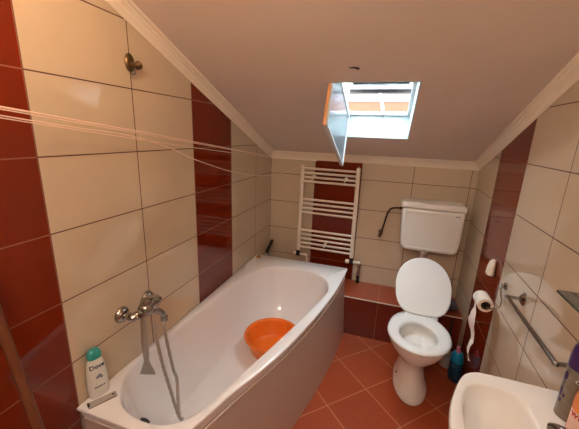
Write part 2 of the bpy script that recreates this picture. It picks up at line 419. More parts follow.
po = [polar(OUT, a) for a in angs]; pi_ = [polar(INN, a) for a in angs]; pb = [polar(BOT, a) for a in angs]
def off(P, d, keep_wall=True):     # move a polar loop towards the tub centre by d
    o = []
    for x, y in P:
        vx, vy = TC[0]-x, TC[1]-y; l = math.hypot(vx, vy); o.append((max(x+vx/l*d, .003), y+vy/l*d))
    return o
r3 = lambda P, z: [(x, y, z) for x, y in P]
rings = [r3(off(po, .045), .30), r3(off(po, .045), .505), r3(off(po, .018), .507), r3(off(po, .014), .546), r3(off(po, .001), .547), r3(po, .550), r3(off(po, .001), .557), r3(off(po, .006), RZ),
         r3(off(pi_, -.010), RZ), r3(off(pi_, -.004), .5585), r3(pi_, .553)]
NS = 16
for i in range(1, NS+1):
    u = i/NS; k = .42*u + .58*(1-cos(u*pi/2)); z = .553 - .388*sin(u*pi/2)**1.15
    rings.append([(a[0]+(b[0]-a[0])*k, a[1]+(b[1]-a[1])*k, z) for a, b in zip(pi_, pb)])
for q in (.75, .5, .25, .06):
    rings.append([(TC[0]+(x-TC[0])*q, TC[1]+(y-TC[1])*q, .165-.004*(1-q)) for x, y in pb])
bm = nb(); loft(bm, rings, False, True); link('tub_shell', bm, 'acryl', tub, 50)
# bowed apron panel
PAN = catmull([(.783, -.318, 0), (.770, -.55, 0), (.742, -.80, 0), (.704, -1.02, 0), (.658, -1.23, 0), (.606, -1.42, 0), (.541, -1.61, 0), (.490, -1.77, 0), (.455, -1.87, 0), (.41, -1.915, 0), (.35, -1.935, 0), (.2, -1.937, 0), (.012, -1.937, 0)], 6)
def strip(bm, path, z0, z1, t):
    rings = []
    for i, p in enumerate(path):
        d = (path[min(i+1, len(path)-1)]-path[max(i-1, 0)]).normalized(); n = Vector((-d.y, d.x, 0))
        q = p - n*t*-1
        e = (p - q).normalized()*.028*min(1, i/6+.999) 
        rings.append([Vector((p.x+e.x, p.y+e.y*(i > 0), z0)), Vector((p.x, p.y, z1)), Vector((q.x, q.y, z1)), Vector((q.x+e.x, q.y+e.y*(i > 0), z0))])
    return loft(bm, rings)
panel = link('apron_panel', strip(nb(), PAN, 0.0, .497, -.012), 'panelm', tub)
link('edge_bead', tube(nb(), [Vector((p.x, p.y, .499)) for p in PAN], .0035, 8), 'bead', tub)
link('overflow_cover', lathe(nb(), [(.020, 0), (.020, .004), (.014, .007), (0, .007)], (.235, -1.868, .492), (-.1, .95, .35)), 'dark', tub)
link('drain', lathe(nb(), [(.030, 0), (.030, .003), (.022, .005), (0, .005)], (.27, -1.60, .163), (0, 0, 1)), 'chrome', tub)

# orange basin in the tub
BC = Vector((.402, -.915, .167))
basin = thing('wash_basin_bowl', 'round bright orange plastic wash bowl sitting inside the bathtub', 'wash bowl', BC)
bm = nb(); t_ = .0025
lathe(bm, [(r*1.12, h) for r, h in [(.005, 0), (.119, 0), (.125, .003), (.130, .012), (.151, .105), (.155, .116), (.164, .119), (.167, .116), (.168, .113), (.1695, .118), (.166, .123), (.156, .122), (.150, .117), (.146, .105), (.126, .014), (.119, .006), (.02, .005), (.005, .005)]], BC, (0, 0, 1), 56, False)
link('bowl', bm, 'orange', basin, 50)
bm = nb()
R0 = .150
rings = []
for a in range(-14, 15, 4):
    aa = radians(38+a); r = .1475*1.12
    rings.append([BC+Vector((cos(aa)*(r-.004), sin(aa)*(r-.004), .082)), BC+Vector((cos(aa)*(r+.001), sin(aa)*(r+.001), .104)), BC+Vector((cos(aa)*(r+.004), sin(aa)*(r+.004), .104)), BC+Vector((cos(aa)*(r), sin(aa)*(r), .082))])
loft(bm, rings); link('handle_grip', bm, 'orange_dk', basin)

# bath mixer with hose and hand shower on the left wall
mix = thing('bath_mixer_tap', 'chrome wall-mounted bath mixer tap on the left wall above the bathtub', 'tap', (0, -1.63, .82))
for y in (-1.712, -1.562):
    bm = nb(); lathe(bm, [(.036, 0), (.036, .004), (.031, .014), (.020, .022), (.016, .024)], (0, y, .815), (1, 0, 0))
    fl = link('wall_flange', bm, 'chrome', mix)
    bm = nb(); lathe(bm, [(.012, .02), (.012, .040), (.017, .041), (.017, .052), (.013, .054), (.013, .066)], (0, y, .815), (1, 0, 0), 12); link('union_nut', bm, 'chrome', fl)
bm = nb(); tube(bm, catmull([(.062, -1.718, .815), (.078, -1.695, .822), (.084, -1.650, .828), (.080, -1.60, .822), (.062, -1.556, .815)], 6), .019, 16)
sphere(bm, (.085, -1.655, .832), .036, (1, 1.1, 1)); link('mixer_body', bm, 'chrome', mix)
bm = nb(); tube(bm, catmull([(.095, -1.648, .828), (.112, -1.625, .812), (.122, -1.606, .788), (.125, -1.600, .765)], 6), .013, 14)
lathe(bm, [(.016, 0), (.016, .018)], (.126, -1.599, .750), (0, 0, 1), 14); link('spout', bm, 'chrome', mix)
bm = nb(); lathe(bm, [(.026, 0), (.028, .012), (.024, .022), (.012, .028)], (.088, -1.655, .855), (.1, 0, 1), 20)
tube(bm, catmull([(.090, -1.655, .876), (.108, -1.640, .886), (.128, -1.622, .872)], 4), [.010, .010, .009, .009, .009, .010, .011, .011, .008], 10); link('lever', bm, 'chrome', mix)
bm = nb(); tube(bm, [(.080, -1.690, .835), (.098, -1.698, .832)], .010, 10)
lathe(bm, [(.018, -.010), (.020, 0), (.018, .012), (.012, .013)], (.104, -1.700, .834), (0, 0, 1), 14); link('handset_cradle', bm, 'chrome', mix)
hs = thing('shower_handset', 'metal hand shower with flared flat head hanging down from the bath mixer', 'hand shower', (.12, -1.71, .70))
bm = nb(); P = catmull([(.104, -1.700, .822), (.108, -1.703, .76), (.111, -1.707, .70), (.113, -1.710, .645), (.114, -1.711, .615)], 6)
tube(bm, P, [.0105 + .0045*sin(pi*(i/(len(P)-1))**.8) for i in range(len(P))], 14); link('handle', bm, 'alu', hs)
bm = nb(); R_ = []
for k, (z, w, t) in enumerate([(.622, .010, .011), (.605, .013, .010), (.585, .020, .009), (.562, .029, .008), (.546, .034, .007), (.542, .032, .005)]):
    c = Vector((.114, -1.711, z)); R_.append([c+Vector((.45*w*cos(q)+t*.8*sin(q), .85*w*cos(q)-t*.4*sin(q), -.004*cos(q)*k)) for q in [2*pi*j/20 for j in range(20)]])
loft(bm, R_); link('shower_head', bm, 'alu', hs)
hose = catmull([(0.110, -1.640, 0.759), (0.125, -1.660, 0.735), (0.165, -1.679, 0.601), (0.205, -1.685, 0.469), (0.235, -1.680, 0.335), (0.246, -1.668, 0.300), (0.250, -1.691, 0.352), (0.190, -1.618, 0.454), (0.180, -1.628, 0.526), (0.140, -1.618, 0.712), (0.130, -1.601, 0.748)], 12)
bm = nb(); rr = [.0072 + .0008*sin(i*2.2) for i in range(len(hose))]; tube(bm, hose, rr, 10)
link('shower_hose', bm, 'alu', mix)

# shower hook on the upper left wall
hk = thing('shower_wall_hook', 'small tarnished metal shower holder high on the cream tiles of the left wall', 'hook', (0, -1.543, 1.83))
bm = nb(); lathe(bm, [(.026, 0), (.026, .004), (.020, .010), (.010, .013)], (0, -1.545, 1.845), (1, 0, 0), 24, sq=(1.35, .9), adir=(0, 0, 1)); link('backplate', bm, 'bronze', hk)
bm = nb(); tube(bm, [(.006, -1.546, 1.84), (.022, -1.543, 1.834), (.034, -1.539, 1.835)], [.010, .009, .012], 12)
lathe(bm, [(.010, -.013), (.015, -.007), (.015, .009), (.010, .014)], (.036, -1.538, 1.835), (.4, .6, .5), 16); link('holder_cup', bm, 'bronze', hk)
link('screw_cap', sphere(nb(), (.018, -1.547, 1.806), .009), 'chrome', hk)

# shampoo bottle on the tub rim
def oval_ring(c, rx, ry, ang, z, n=28, p=2.6):
    o = []
    for k in range(n):
        t = 2*pi*k/n; cx_, sy_ = cos(t), sin(t)
        x = rx*abs(cx_)**(2/p)*(1 if cx_ >= 0 else -1); y = ry*abs(sy_)**(2/p)*(1 if sy_ >= 0 else -1)
        o.append(Vector((c[0]+x*cos(ang)-y*sin(ang), c[1]+x*sin(ang)+y*cos(ang), z)))
    return o
SB = Vector((.025, -1.876, RZ)); SA = radians(70)
sh = thing('shampoo_bottle', 'white shampoo bottle with teal cap standing on the front corner of the bathtub', 'shampoo bottle', SB)
prof = [(0, .034), (.004, .037), (.03, .039), (.08, .038), (.12, .035), (.15, .030), (.17, .024), (.176, .020)]
bm = nb(); loft(bm, [oval_ring(SB, r*.96, r*.54, SA, SB.z+z) for z, r in prof]); link('bottle_body', bm, 'bottle', sh)
bm = nb(); loft(bm, [oval_ring(SB, r, r*.72, SA, SB.z+z) for z, r in [(.170, .024), (.180, .0255), (.192, .024), (.203, .019), (.209, .010)]]); link('cap', bm, 'teal', sh)
def bplace(h):
    nrm = Vector((sin(SA), -cos(SA), 0)); tx = Vector((cos(SA), sin(SA), 0))
    def f(u, v, w):
        z = h+v; r = next((a[1]+(b[1]-a[1])*(z-a[0])/(b[0]-a[0]) for a, b in zip(prof, prof[1:]) if a[0] <= z <= b[0]), .03)
        q = max(0, 1-(abs(u)/r)**2.6)**(1/2.6)
        return SB + tx*u + nrm*(r*.54*q + w) + Vector((0, 0, z))
    return f
text_mesh('brand_lettering', 'Dove', .024, 'ink', sh, bplace(.138))
text_mesh('small_lettering', 'shampoo', .0105, 'ink', sh, bplace(.050))
bm = nb()
for (u, v, r) in [(-.004, .0, .006), (.004, .004, .007), (.010, -.004, .005)]:
    pf = bplace(.092); loft(bm, [[pf(u+r*cos(t), v+r*.8*sin(t)*1.3, w) for t in [2*pi*k/12 for k in range(12)]] for w in (.0002, .001)])
link('emblem', bm, 'ink_gray', sh)
# silver flat tube beside it
tb = thing('flat_tube', 'flat silver metal tool lying on the bathtub rim beside the shampoo bottle', 'tube', (.063, -1.905, RZ))
d = Vector((.046, .082, 0)); d.normalize(); n_ = Vector((-d.y, d.x, 0)); c0 = Vector((.029, -1.951, RZ+.0005)) + d*.004
bm = nb(); hw = .014
mxt = Matrix(((d.x, n_.x, 0, c0.x+.010), (d.y, n_.y, 0, c0.y+.006), (0, 0, 1, c0.z), (0, 0, 0, 1)))
box(bm, (0, -hw, .0), (.100, hw, .007), .002, mx=mxt); link('casing', bm, 'silver', tb)
bm = nb(); box(bm, (.003, -hw-.0005, .001), (.097, -hw+.003, .0035), 0, mx=mxt); box(bm, (.0, -hw*.8, .0065), (.008, hw*.8, .0078), 0, mx=mxt); link('dark_edge', bm, 'dark', tb)
bm = nb(); lathe(bm, [(.004, 0), (.004, .0012)], mxt @ Vector((.088, 0, .0068)), (0, 0, 1), 12); link('hole', bm, 'dark', tb)
# little tan plug at the rear corner of the rim
pg = thing('rubber_plug', 'small tan rubber plug on the rear left corner of the bathtub rim', 'plug', (.045, -.335, RZ))
bm = nb(); lathe(bm, [(.020, 0), (.021, .004), (.016, .009), (.007, .012)], (.045, -.335, RZ), (0, 0, 1), 20); link('disc', bm, 'tan', pg)
bm = nb(); sphere(bm, (.045, -.335, RZ+.015), .008); link('knob', bm, 'tan', pg)
# black brush leaning in the corner behind the tub
bb = thing('corner_brush', 'black handled brush leaning in the rear left corner behind the bathtub', 'brush', (.03, -.12, LEDGE_Z))
bm = nb(); tube(bm, catmull([(.026, -.118, .515), (.040, -.108, .56), (.060, -.096, .61), (.072, -.09, .645)], 4), [.010]+[.014]*11+[.009], 12); link('handle', bm, 'dark', bb)
bm = nb(); tube(bm, [(.015, -.125, .40), (.026, -.118, .52)], [.010, .011], 10)
box(bm, (.005, -.15, LEDGE_Z), (.03, -.10, .42), .004); link('white_head', bm, 'brush', bb)

# ------------------------------------------------------------ broom in the near left corner
br = thing('broom', 'broom with a brown wooden handle leaning against the red tiles of the left wall', 'broom', (.22, -2.10, 0))
h1, h2 = Vector((.034, -2.140, 1.065)), Vector((.112, -2.136, .64)); dd = (h2-h1).normalized()
top = h1 - dd*.12; bot = h2 + dd*((h2.z-.07)/-dd.z)
bm = nb(); tube(bm, [top, h1, h2, bot], [.0125, .0135, .0135, .0135], 16); link('handle', bm, 'wood', br)
bm = nb(); box(bm, (bot.x-.02, bot.y-.13, .055), (bot.x+.03, bot.y+.13, .09), .01); link('brush_block', bm, 'wood', br)
bm = nb(); loft(bm, [[(bot.x-.015, bot.y-.12, .06), (bot.x+.025, bot.y-.12, .06), (bot.x+.025, bot.y+.12, .06), (bot.x-.015, bot.y+.12, .06)], [(bot.x-.03, bot.y-.14, .001), (bot.x+.04, bot.y-.14, .001), (bot.x+.04, bot.y+.14, .001), (bot.x-.03, bot.y+.14, .001)]]); link('bristles', bm, 'bristle', br)

# ------------------------------------------------------------ towel radiator
RY = -.085
rad = thing('towel_radiator', 'white ladder towel radiator on the back wall behind the bathtub', 'radiator', (.56, 0, .58))
for xt, xb, z1_ in ((.327, .321, 1.345), (.790, .797, 1.345)):
    bm = nb(); lathe(bm, [(.010, -.003), (.0165, .0), (.0165, z1_-.585), (.012, z1_-.582)], (xb, RY, .585), Vector((xt-xb, 0, z1_-.585)), 18); link('post', bm, 'enamel', rad)
for z in (1.318, 1.281, 1.245, 1.209, 1.055, 1.017, .977, .938, .778, .738, .697, .657, .618):
    f = (z-.585)/.76
    bm = nb(); tube(bm, [(.321+.006*f, RY, z), (.797-.007*f, RY, z-.002)], .0092, 12, False); link('rung', bm, 'enamel', rad)
for x, z in ((.415, 1.240), (.690, 1.240), (.555, .655)):
    bm = nb(); lathe(bm, [(.014, 0), (.014, .02), (.006, .021), (.006, .07), (.012, .072), (.014, .088), (.006, .092)], (x, -.003, z+.004), (0, -1, 0), 14)
    box(bm, (x-.006, RY-.014, z-.016), (x+.006, RY-.010, z+.022), .002); link('bracket', bm, 'enamel', rad)
link('air_vent', lathe(nb(), [(.006, 0), (.006, .012), (.003, .016)], (.790, RY, 1.345), (0, 0, 1), 12), 'steel', rad)
for s, x, nm in ((1, .797, ''), (-1, .321, '')):
    bm = nb(); lathe(bm, [(.011, 0), (.017, .002), (.017, .026), (.012, .028)], (x, RY, .556), (0, 0, 1), 6); lathe(bm, [(.014, -.018), (.016, -.016), (.016, .016), (.014, .018)], (x, RY, .545), (1, 0, 0), 14); link('valve_nut', bm, 'dark', rad)
    if s > 0:
        bm = nb(); lathe(bm, [(.012, 0), (.017, .002), (.018, .030), (.015, .034)], (x-.014, RY, .545), (-1, 0, 0), 18)
        lathe(bm, [(.013, 0), (.013, .05), (.017, .052), (.017, .062)], (x+.016, RY, .545), (1, 0, 0), 16); link('valve', bm, 'enamel', rad)
        bm = nb(); tube(bm, catmull([(x+.066, RY, .545), (x+.072, RY, .53), (x+.070, -.055, .48), (x+.066, -.03, .41)], 4), .010, 12)
        lathe(bm, [(.015, 0), (.015, .03)], (x+.071, -.066, .500), (0, .2, 1), 6); lathe(bm, [(.014, 0), (.014, .03)], (x+.068, -.036, .425), (0, .2, 1), 6); link('pipe', bm, 'alu', rad)
        link('pipe_collar', lathe(nb(), [(.018, 0), (.018, .006), (.012, .022), (.012, .065)], (x+.066, -.028, LEDGE_Z), (0, 0, 1), 16), 'dark', rad)
    else:
        bm = nb(); lathe(bm, [(.010, 0), (.015, .002), (.015, .026), (.011, .028)], (x-.014, RY, .548), (-1, 0, 0), 16)
        lathe(bm, [(.011, 0), (.012, .05), (.013, .062)], (x+.016, RY, .545), (1, 0, 0), 16); link('valve', bm, 'enamel', rad)
        bm = nb(); tube(bm, catmull([(x+.07, RY, .545), (x+.082, RY, .53), (x+.083, RY, .44), (x+.083, RY, LEDGE_Z)], 4), .008, 12); link('pipe', bm, 'enamel', rad)

# ------------------------------------------------------------ drying lines
bar = thing('clothesline_bar', 'pale bar under the cornice of the back wall holding the drying cords', 'clothesline bar', (.23, 0, 1.39))
bm = nb(); box(bm, (.012, -.016, 1.376), (.432, -.002, 1.388), .003); link('bar', bm, 'cornice', bar)
for x in (.03, .41):
    link('end_cap', lathe(nb(), [(.010, 0), (.010, .018)], (x, -.002, 1.382), (0, -1, 0), 12), 'cornice', bar)
fbk = tag(link('clothesline_bracket', box(nb(), (.02, YF, 1.755), (.45, YF+.016, 1.77), .003), 'cornice'), 'pale bracket bar for drying cords on the wall behind the viewer', 'clothesline bar')
def rope(x0, z0, x1, z1, sag, r=.0016, y1=-.016):
    P = []
    for i in range(41):
        t = i/40; P.append(Vector((x0+(x1-x0)*t, YF+.016+(y1-YF-.016)*t, z0+(z1-z0)*t-4*sag*t*(1-t))))
    return tube(nb(), P, r, 6)
GL = 'drying cords along the left wall'
for k, (x0, z0, x1, z1, sag, r) in enumerate([(.10, 1.765, .035, 1.384, -.010, .0030), (.14, 1.765, .06, 1.384, .000, .0017), (.13, 1.765, .05, 1.384, .022, .0016)]):
    o = link('drying_cord', rope(x0, z0, x1, z1, sag, r), 'cord')
    tag(o, ['thick pale drying cord, topmost of the taut cords along the left wall', 'thin pale drying cord, in the middle of the taut cords on the left wall', 'thin pale drying cord, lowest of the taut cords on the left wall'][k], 'clothesline', GL)
P = catmull([(.12, YF+.016, 1.765), (.13, -2.10, 1.614), (.135, -1.93, 1.592), (.15, -1.72, 1.567), (.15, -1.50, 1.513), (.16, -1.37, 1.464), (.17, -1.03, 1.372), (.19, -.75, 1.322), (.23, -.45, 1.295), (.30, -.16, 1.322), (.327, -.09, 1.351)], 6)
tag(link('drying_cord', tube(nb(), P, .0019, 6), 'cord'), 'sagging drying cord tied to the top left of the towel radiator', 'clothesline', GL)

# ------------------------------------------------------------ toilet
TX, TY = 1.313, -.75
toi = thing('toilet', 'white ceramic toilet with its lid raised in front of the tiled ledge', 'toilet', (TX, -.6, 0))
def egg(cx, a, yf, yb, z, n=48, p=2.0, rot=0.0, pb=2.6, tp=0.0):
    """plan outline: round front at yf, blunter back at yb"""
    ym = yf + (yb-yf)*.46; o = []
    for k in range(n):
        t = 2*pi*k/n; c, s = cos(t), sin(t); e = pb if s > 0 else p
        x = a*abs(c)**(2/e)*(1 if c >= 0 else -1)
        if s > 0: x *= 1 - tp*s**2
        y = (yb-ym)*abs(s)**(2/e) if s > 0 else -(ym-yf)*abs(s)**(2/e)
        o.append((cx+x*cos(rot)-y*sin(rot), ym+y*cos(rot)+x*sin(rot), z))
    return o
R1 = radians(-4)
bm = nb()
rings = [egg(TX, .106, -.892, -.46, 0), egg(TX, .107, -.893, -.46, .014), egg(TX, .100, -.880, -.46, .03), egg(TX, .086, -.845, -.45, .08), egg(TX, .080, -.815, -.43, .14), egg(TX, .082, -.810, -.40, .19),
         egg(TX, .105, -.845, -.36, .24), egg(TX, .140, -.895, -.40, .29), egg(TX, .163, -.930, -.45, .335, tp=.40), egg(TX, .174, -.948, -.45, .37, tp=.40), egg(TX, .178, -.955, -.45, .395, tp=.40), egg(TX, .176, -.953, -.453, .405, tp=.40), egg(TX, .168, -.944, -.460, .408, tp=.40),
         egg(TX, .120, -.915, -.64, .408, pb=2), egg(TX, .116, -.908, -.645, .400, pb=2), egg(TX, .118, -.905, -.64, .37, pb=2), egg(TX, .110, -.885, -.65, .345, pb=2), egg(TX, .100, -.880, -.665, .336, pb=2), egg(TX, .088, -.875, -.725, .330, pb=2), egg(TX, .084, -.872, -.735, .322, pb=2), egg(TX, .072, -.862, -.75, .27, pb=2)]
loft(bm, rings, True, True); link('bowl', bm, 'ceramic', toi, 60)
link('water', loft(nb(), [egg(TX, .075, -.865, -.748, .288, pb=2), egg(TX, .076, -.865, -.747, .2895, pb=2)]), 'water', toi)
bm = nb()
sr = lambda a, yf, yb, z: egg(TX+.0, a, yf, yb, z, p=2.0, pb=2.3, rot=R1, tp=.22)
rings = [sr(.176, -.962, -.525, .411), sr(.184, -.972, -.520, .415), sr(.186, -.974, -.520, .424), sr(.180, -.967, -.524, .432), sr(.168, -.955, -.535, .436)]
inn = lambda a, yf, yb, z: [(x, y, z) for x, y, _ in egg(TX-.004, a, yf, yb, z, pb=2.0, rot=R1)]
rings += [inn(.122, -.908, -.640, .434), inn(.112, -.900, -.647, .428), inn(.108, -.896, -.651, .414), inn(.110, -.898, -.650, .411)]
rings.append(rings[0])
loft(bm, rings, False, False); bmesh.ops.remove_doubles(bm, verts=bm.verts[:], dist=1e-5); link('seat', bm, 'seat', toi, 60)
# lid: local u (width), v (up the lid), w (thickness towards the room)
LH0 = Vector((TX+.028, -.566, .440)); LD = Vector((0, .268, .292)).normalized(); LX = Vector((1, -.02, 0)).normalized(); LN = LX.cross(LD) * 1.0
def lidring(k, w):
    o = []; L = .415; n = 72
    for i in range(n):
        t = 2*pi*i/n; c, s = cos(t), sin(t)
        v = L*.47 + (L*.53*abs(s)**(2/2.1) if s > 0 else -L*.47*abs(s)**(2/5.0))
        hw = .183
        x = hw*abs(c)**(2/(2.1 if s > 0 else 5.0))*(1 if c >= 0 else -1)
        if s < 0: x *= 1 - .24*(abs(v-L*.47)/(L*.47))**2
        o.append((x, v))
    cx_, cv = 0, L*.5
    return [LH0 + LX*(x*k) + LD*(cv+(v-cv)*k) + LN*w for x, v in o]
bm = nb(); loft(bm, [lidring(.955, -.012), lidring(.985, -.010), lidring(1, -.004), lidring(1, .004), lidring(.985, .008), lidring(.95, .0095), lidring(.90, .0085), lidring(.5, .010)]); lid = link('lid', bm, 'seat', toi, 60)
for x in (-.085, .085):
    bm = nb(); c = LH0+LX*x + Vector((0, .006, -.012)); lathe(bm, [(.011, -.018), (.013, -.014), (.013, .014), (.011, .018)], c, LX, 14); box(bm, c+Vector((-.012, -.01, -.02)), c+Vector((.012, .012, 0)), .003); link('hinge', bm, 'seat', lid)
for x in (-.087, .087):
    bm = nb(); lathe(bm, [(.011, 0), (.011, .005), (.006, .009)], (TX+x*.97, -.700, .060), (1 if x > 0 else -1, -.25, .25), 12); link('floor_bolt_cap', bm, 'dark', toi)

# cistern on the wall
cis = thing('toilet_cistern', 'white plastic flush cistern mounted on the back wall above the toilet', 'cistern', (1.365, 0, .76))
def cis_ring(y, ins, zt=1.090, zb=.758, ex=0):
    P = [(1.150, zt), (1.580, zt), (1.580-.001, .93)]
    P += [(1.577, .86)] + [(1.528+.046*cos(a)-.002, .806+.046*sin(a)*-1 if False else .806-.046*sin(a)) for a in [radians(q) for q in range(0, 91, 15)]]
    P += [(1.212-.046*sin(a)+.0, .806-.046*cos(a)) for a in [radians(q) for q in range(0, 91, 15)]] + [(1.158, .93)]
    cx, cz = 1.37, .93; o = []
    for x, z in P:
        o.append((cx+(x-cx)*(1-ins/.215), y, cz+(z-cz)*(1-ins/.17)))
    return o
bm = nb(); loft(bm, [cis_ring(-.004, .006), cis_ring(-.01, 0), cis_ring(-.165, 0), cis_ring(-.185, .003), cis_ring(-.195, .010), cis_ring(-.198, .018), cis_ring(-.1985, .030), cis_ring(-.195, .034), cis_ring(-.1955, .044)]); link('tank', bm, 'plastic', cis, 40)
bm = nb(); box(bm, (1.140, -.204, 1.090), (1.584, -.003, 1.136), .015, 4)
for v in bm.verts:
    if v.co.z > 1.12: v.co.x = 1.362+(v.co.x-1.362)*.985; v.co.y *= .975
link('tank_lid', bm, 'plastic', cis, 40)
bm = nb(); box(bm, (1.515, -.2005, 1.056), (1.545, -.1945, 1.062), .001); link('small_mark', bm, 'ink_gray', cis)
bm = nb(); lathe(bm, [(.040, 0), (.040, .012), (.028, .016), (.028, .03)], (1.350, -.11, .758), (0, 0, -1), 20); link('outlet', bm, 'plastic', cis)
link('flush_pipe', tube(nb(), catmull([(1.350, -.11, .735), (1.350, -.11, .60), (1.348, -.115, .46), (1.338, -.17, .390), (1.328, -.26, .376), (1.316, -.40, .374), (1.315, -.448, .374)], 6), .021, 16), 'brush', cis)
# inlet valve and flexible pipe
inl = thing('cistern_inlet_pipe', 'dark angle valve and curved inlet pipe left of the cistern', 'valve', (1.01, 0, .825))
bm = nb(); lathe(bm, [(.020, 0), (.020, .004), (.010, .010), (.010, .045)], (1.012, 0, .825), (0, -1, 0), 18); lathe(bm, [(.013, -.014), (.016, -.010), (.016, .016), (.012, .020)], (1.012, -.05, .825), (0, -1, 0), 12)
lathe(bm, [(.011, 0), (.011, .024)], (1.012, -.045, .83), (.3, 0, 1), 6); lathe(bm, [(.008, 0), (.012, .01), (.012, .022), (.006, .026)], (1.008, -.045, .815), (-.2, 0, -1), 12); link('angle_valve', bm, 'bronze', inl)
bm = nb(); tube(bm, catmull([(1.018, -.045, .845), (1.030, -.048, .90), (1.040, -.055, .96), (1.050, -.062, 1.01), (1.070, -.068, 1.043), (1.10, -.072, 1.055), (1.150, -.075, 1.058)], 5), .0065, 10)
lathe(bm, [(.011, 0), (.011, .018)], (1.133, -.075, 1.058), (1, 0, 0), 6); link('pipe', bm, 'dark', inl)

# grey rag on the ledge, blue bottle, toilet brush
bm = nb(); t = bmesh.new(); bmesh.ops.create_icosphere(t, subdivisions=4, radius=1)
for v in t.verts:
    n3 = .16*sin(v.co.x*5+1)*cos(v.co.y*6)+.12*sin(v.co.z*7+v.co.x*3)+.06*sin(v.co.y*13+v.co.z*9)
    v.co *= 1+n3; v.co = Vector((1.578+v.co.x*.054, -.190+v.co.y*.075, LEDGE_Z+.002+max(0, (v.co.z+.75))*.036))
merge(bm, t); tag(link('crumpled_cloth', bm, 'rag', smooth=60), 'crumpled dark grey cloth on the right end of the tiled ledge', 'cloth')
BB = Vector((1.603, -.560, 0)); BA = radians(-50)
bo = thing('cleaner_bottle', 'blue toilet cleaner bottle with pink cap standing on the floor right of the toilet', 'cleaner bottle', BB)
bm = nb(); loft(bm, [oval_ring(BB, a, b, BA, z) for z, a, b in [(0, .036, .026), (.006, .040, .030), (.10, .041, .030), (.165, .040, .029), (.195, .036, .027), (.212, .026, .022)]]); link('bottle_body', bm, 'bluedk', bo)
bm = nb(); loft(bm, [oval_ring(BB, a, b, BA, z) for z, a, b in [(.150, .0412, .0305), (.190, .0385, .0288), (.206, .033, .026), (.222, .024, .021)]]); link('shoulder', bm, 'blue', bo)
bm = nb(); lathe(bm, [(.018, 0), (.018, .012), (.013, .020), (.012, .038), (.008, .043)], BB+Vector((0, 0, .218)), (-.12, .05, 1), 18); link('cap', bm, 'pinkcap', bo)
bm = nb()
for k, (u, v) in enumerate([(-.012, .12), (.0, .128), (.010, .118), (-.006, .105)]):
    nr = Vector((sin(BA), -cos(BA), 0)); tx = Vector((cos(BA), sin(BA), 0)); c = BB+tx*u+nr*.0300+Vector((0, 0, v))
    loft(bm, [[c+tx*x+Vector((0, 0, z))+nr*w for x, z in ((-.006, -.002), (.006, .001), (.006, .004), (-.006, .001))] for w in (-.001, .001)])
link('label_marks', bm, 'ink_gray', bo)
tbr = thing('toilet_brush', 'toilet brush with black handle in a pale holder behind the blue cleaner bottle', 'toilet brush', (1.575, -.415, 0))
bm = nb(); lathe(bm, [(.044, 0), (.046, .004), (.044, .06), (.036, .10), (.034, .10), (.041, .058), (.042, .008), (.002, .008)], (1.575, -.415, 0), (0, 0, 1), 24, False); link('holder', bm, 'brush', tbr)
bm = nb(); tube(bm, [(1.575, -.415, .02), (1.572, -.412, .12), (1.566, -.405, .365)], [.006, .0065, .008], 10); link('handle', bm, 'dark', tbr)
link('bristles', lathe(nb(), [(.02, .012), (.027, .03), (.027, .08), (.015, .095)], (1.575, -.415, 0), (0, 0, 1), 16), 'ceramic', tbr)

# ------------------------------------------------------------ right wall fittings
af = thing('air_freshener', 'small cream wall-mounted air freshener on the red tiles above the toilet roll', 'air freshener', (W, -.715, .90))
bm = nb(); rings = []
for k in range(9):
    u = k/8; z = .868 + .082*u; w = .033*(1-.5*u**2.5); dpt = .042*(1-.40*u**2) if u < 1 else .020
    rings.append([(W-dpt*(.5+.5*sin(t)), -.722+.012*u+w*cos(t), z) for t in [2*pi*j/20 for j in range(20)]])
loft(bm, rings); link('case', bm, 'air', af, 50)
link('slot', box(nb(), (W-.044, -.735, .872), (W-.036, -.709, .876), .001), 'ink_gray', af)

trh = thing('toilet_roll_holder', 'chrome toilet roll holder with wire arm on the right wall', 'toilet roll holder', (W, -.915, .875))
bm = nb(); lathe(bm, [(.020, 0), (.020, .004), (.015, .010), (.009, .012), (.009, .018), (.012, .020), (.012, .026)], (W, -.918, .890), (-1, 0, 0), 18); link('wall_plate', bm, 'chrome', trh)
bm = nb(); tube(bm, catmull([(W-.022, -.925, .888), (W-.024, -.936, .868), (W-.022, -.955, .835), (W-.022, -.966, .806), (W-.030, -.966, .793), (W-.055, -.962, .778), (W-.07, -.950, .770), (W-.072, -.92, .768), (W-.072, -.80, .768)], 5), .0030, 8)
tube(bm, catmull([(W-.022, -.914, .888), (W-.020, -.915, .865), (W-.018, -.938, .825), (W-.020, -.958, .806)], 4), .0026, 8); link('wire_arm', bm, 'chrome', trh)
rl = thing('toilet_roll', 'white toilet paper roll with a strip hanging down, on the right wall', 'toilet roll', (W-.07, -.86, .72))
RC = Vector((W-.072, -.925, .768)); ax = Vector((0, 1, 0))
bm = nb(); lathe(bm, [(.0225, 0), (.036, 0), (.0385, .004), (.0385, .100), (.036, .104), (.0225, .104)], RC, ax, 32, False); link('paper_winding', bm, 'paper', rl)
bm = nb(); lathe(bm, [(.0228, .0005), (.0228, .1035), (.021, .1035), (.021, .0005), (.0228, .0005)], RC, ax, 24, False); link('cardboard_core', bm, 'card', rl)
bm = nb(); rings = []
random.seed(9)
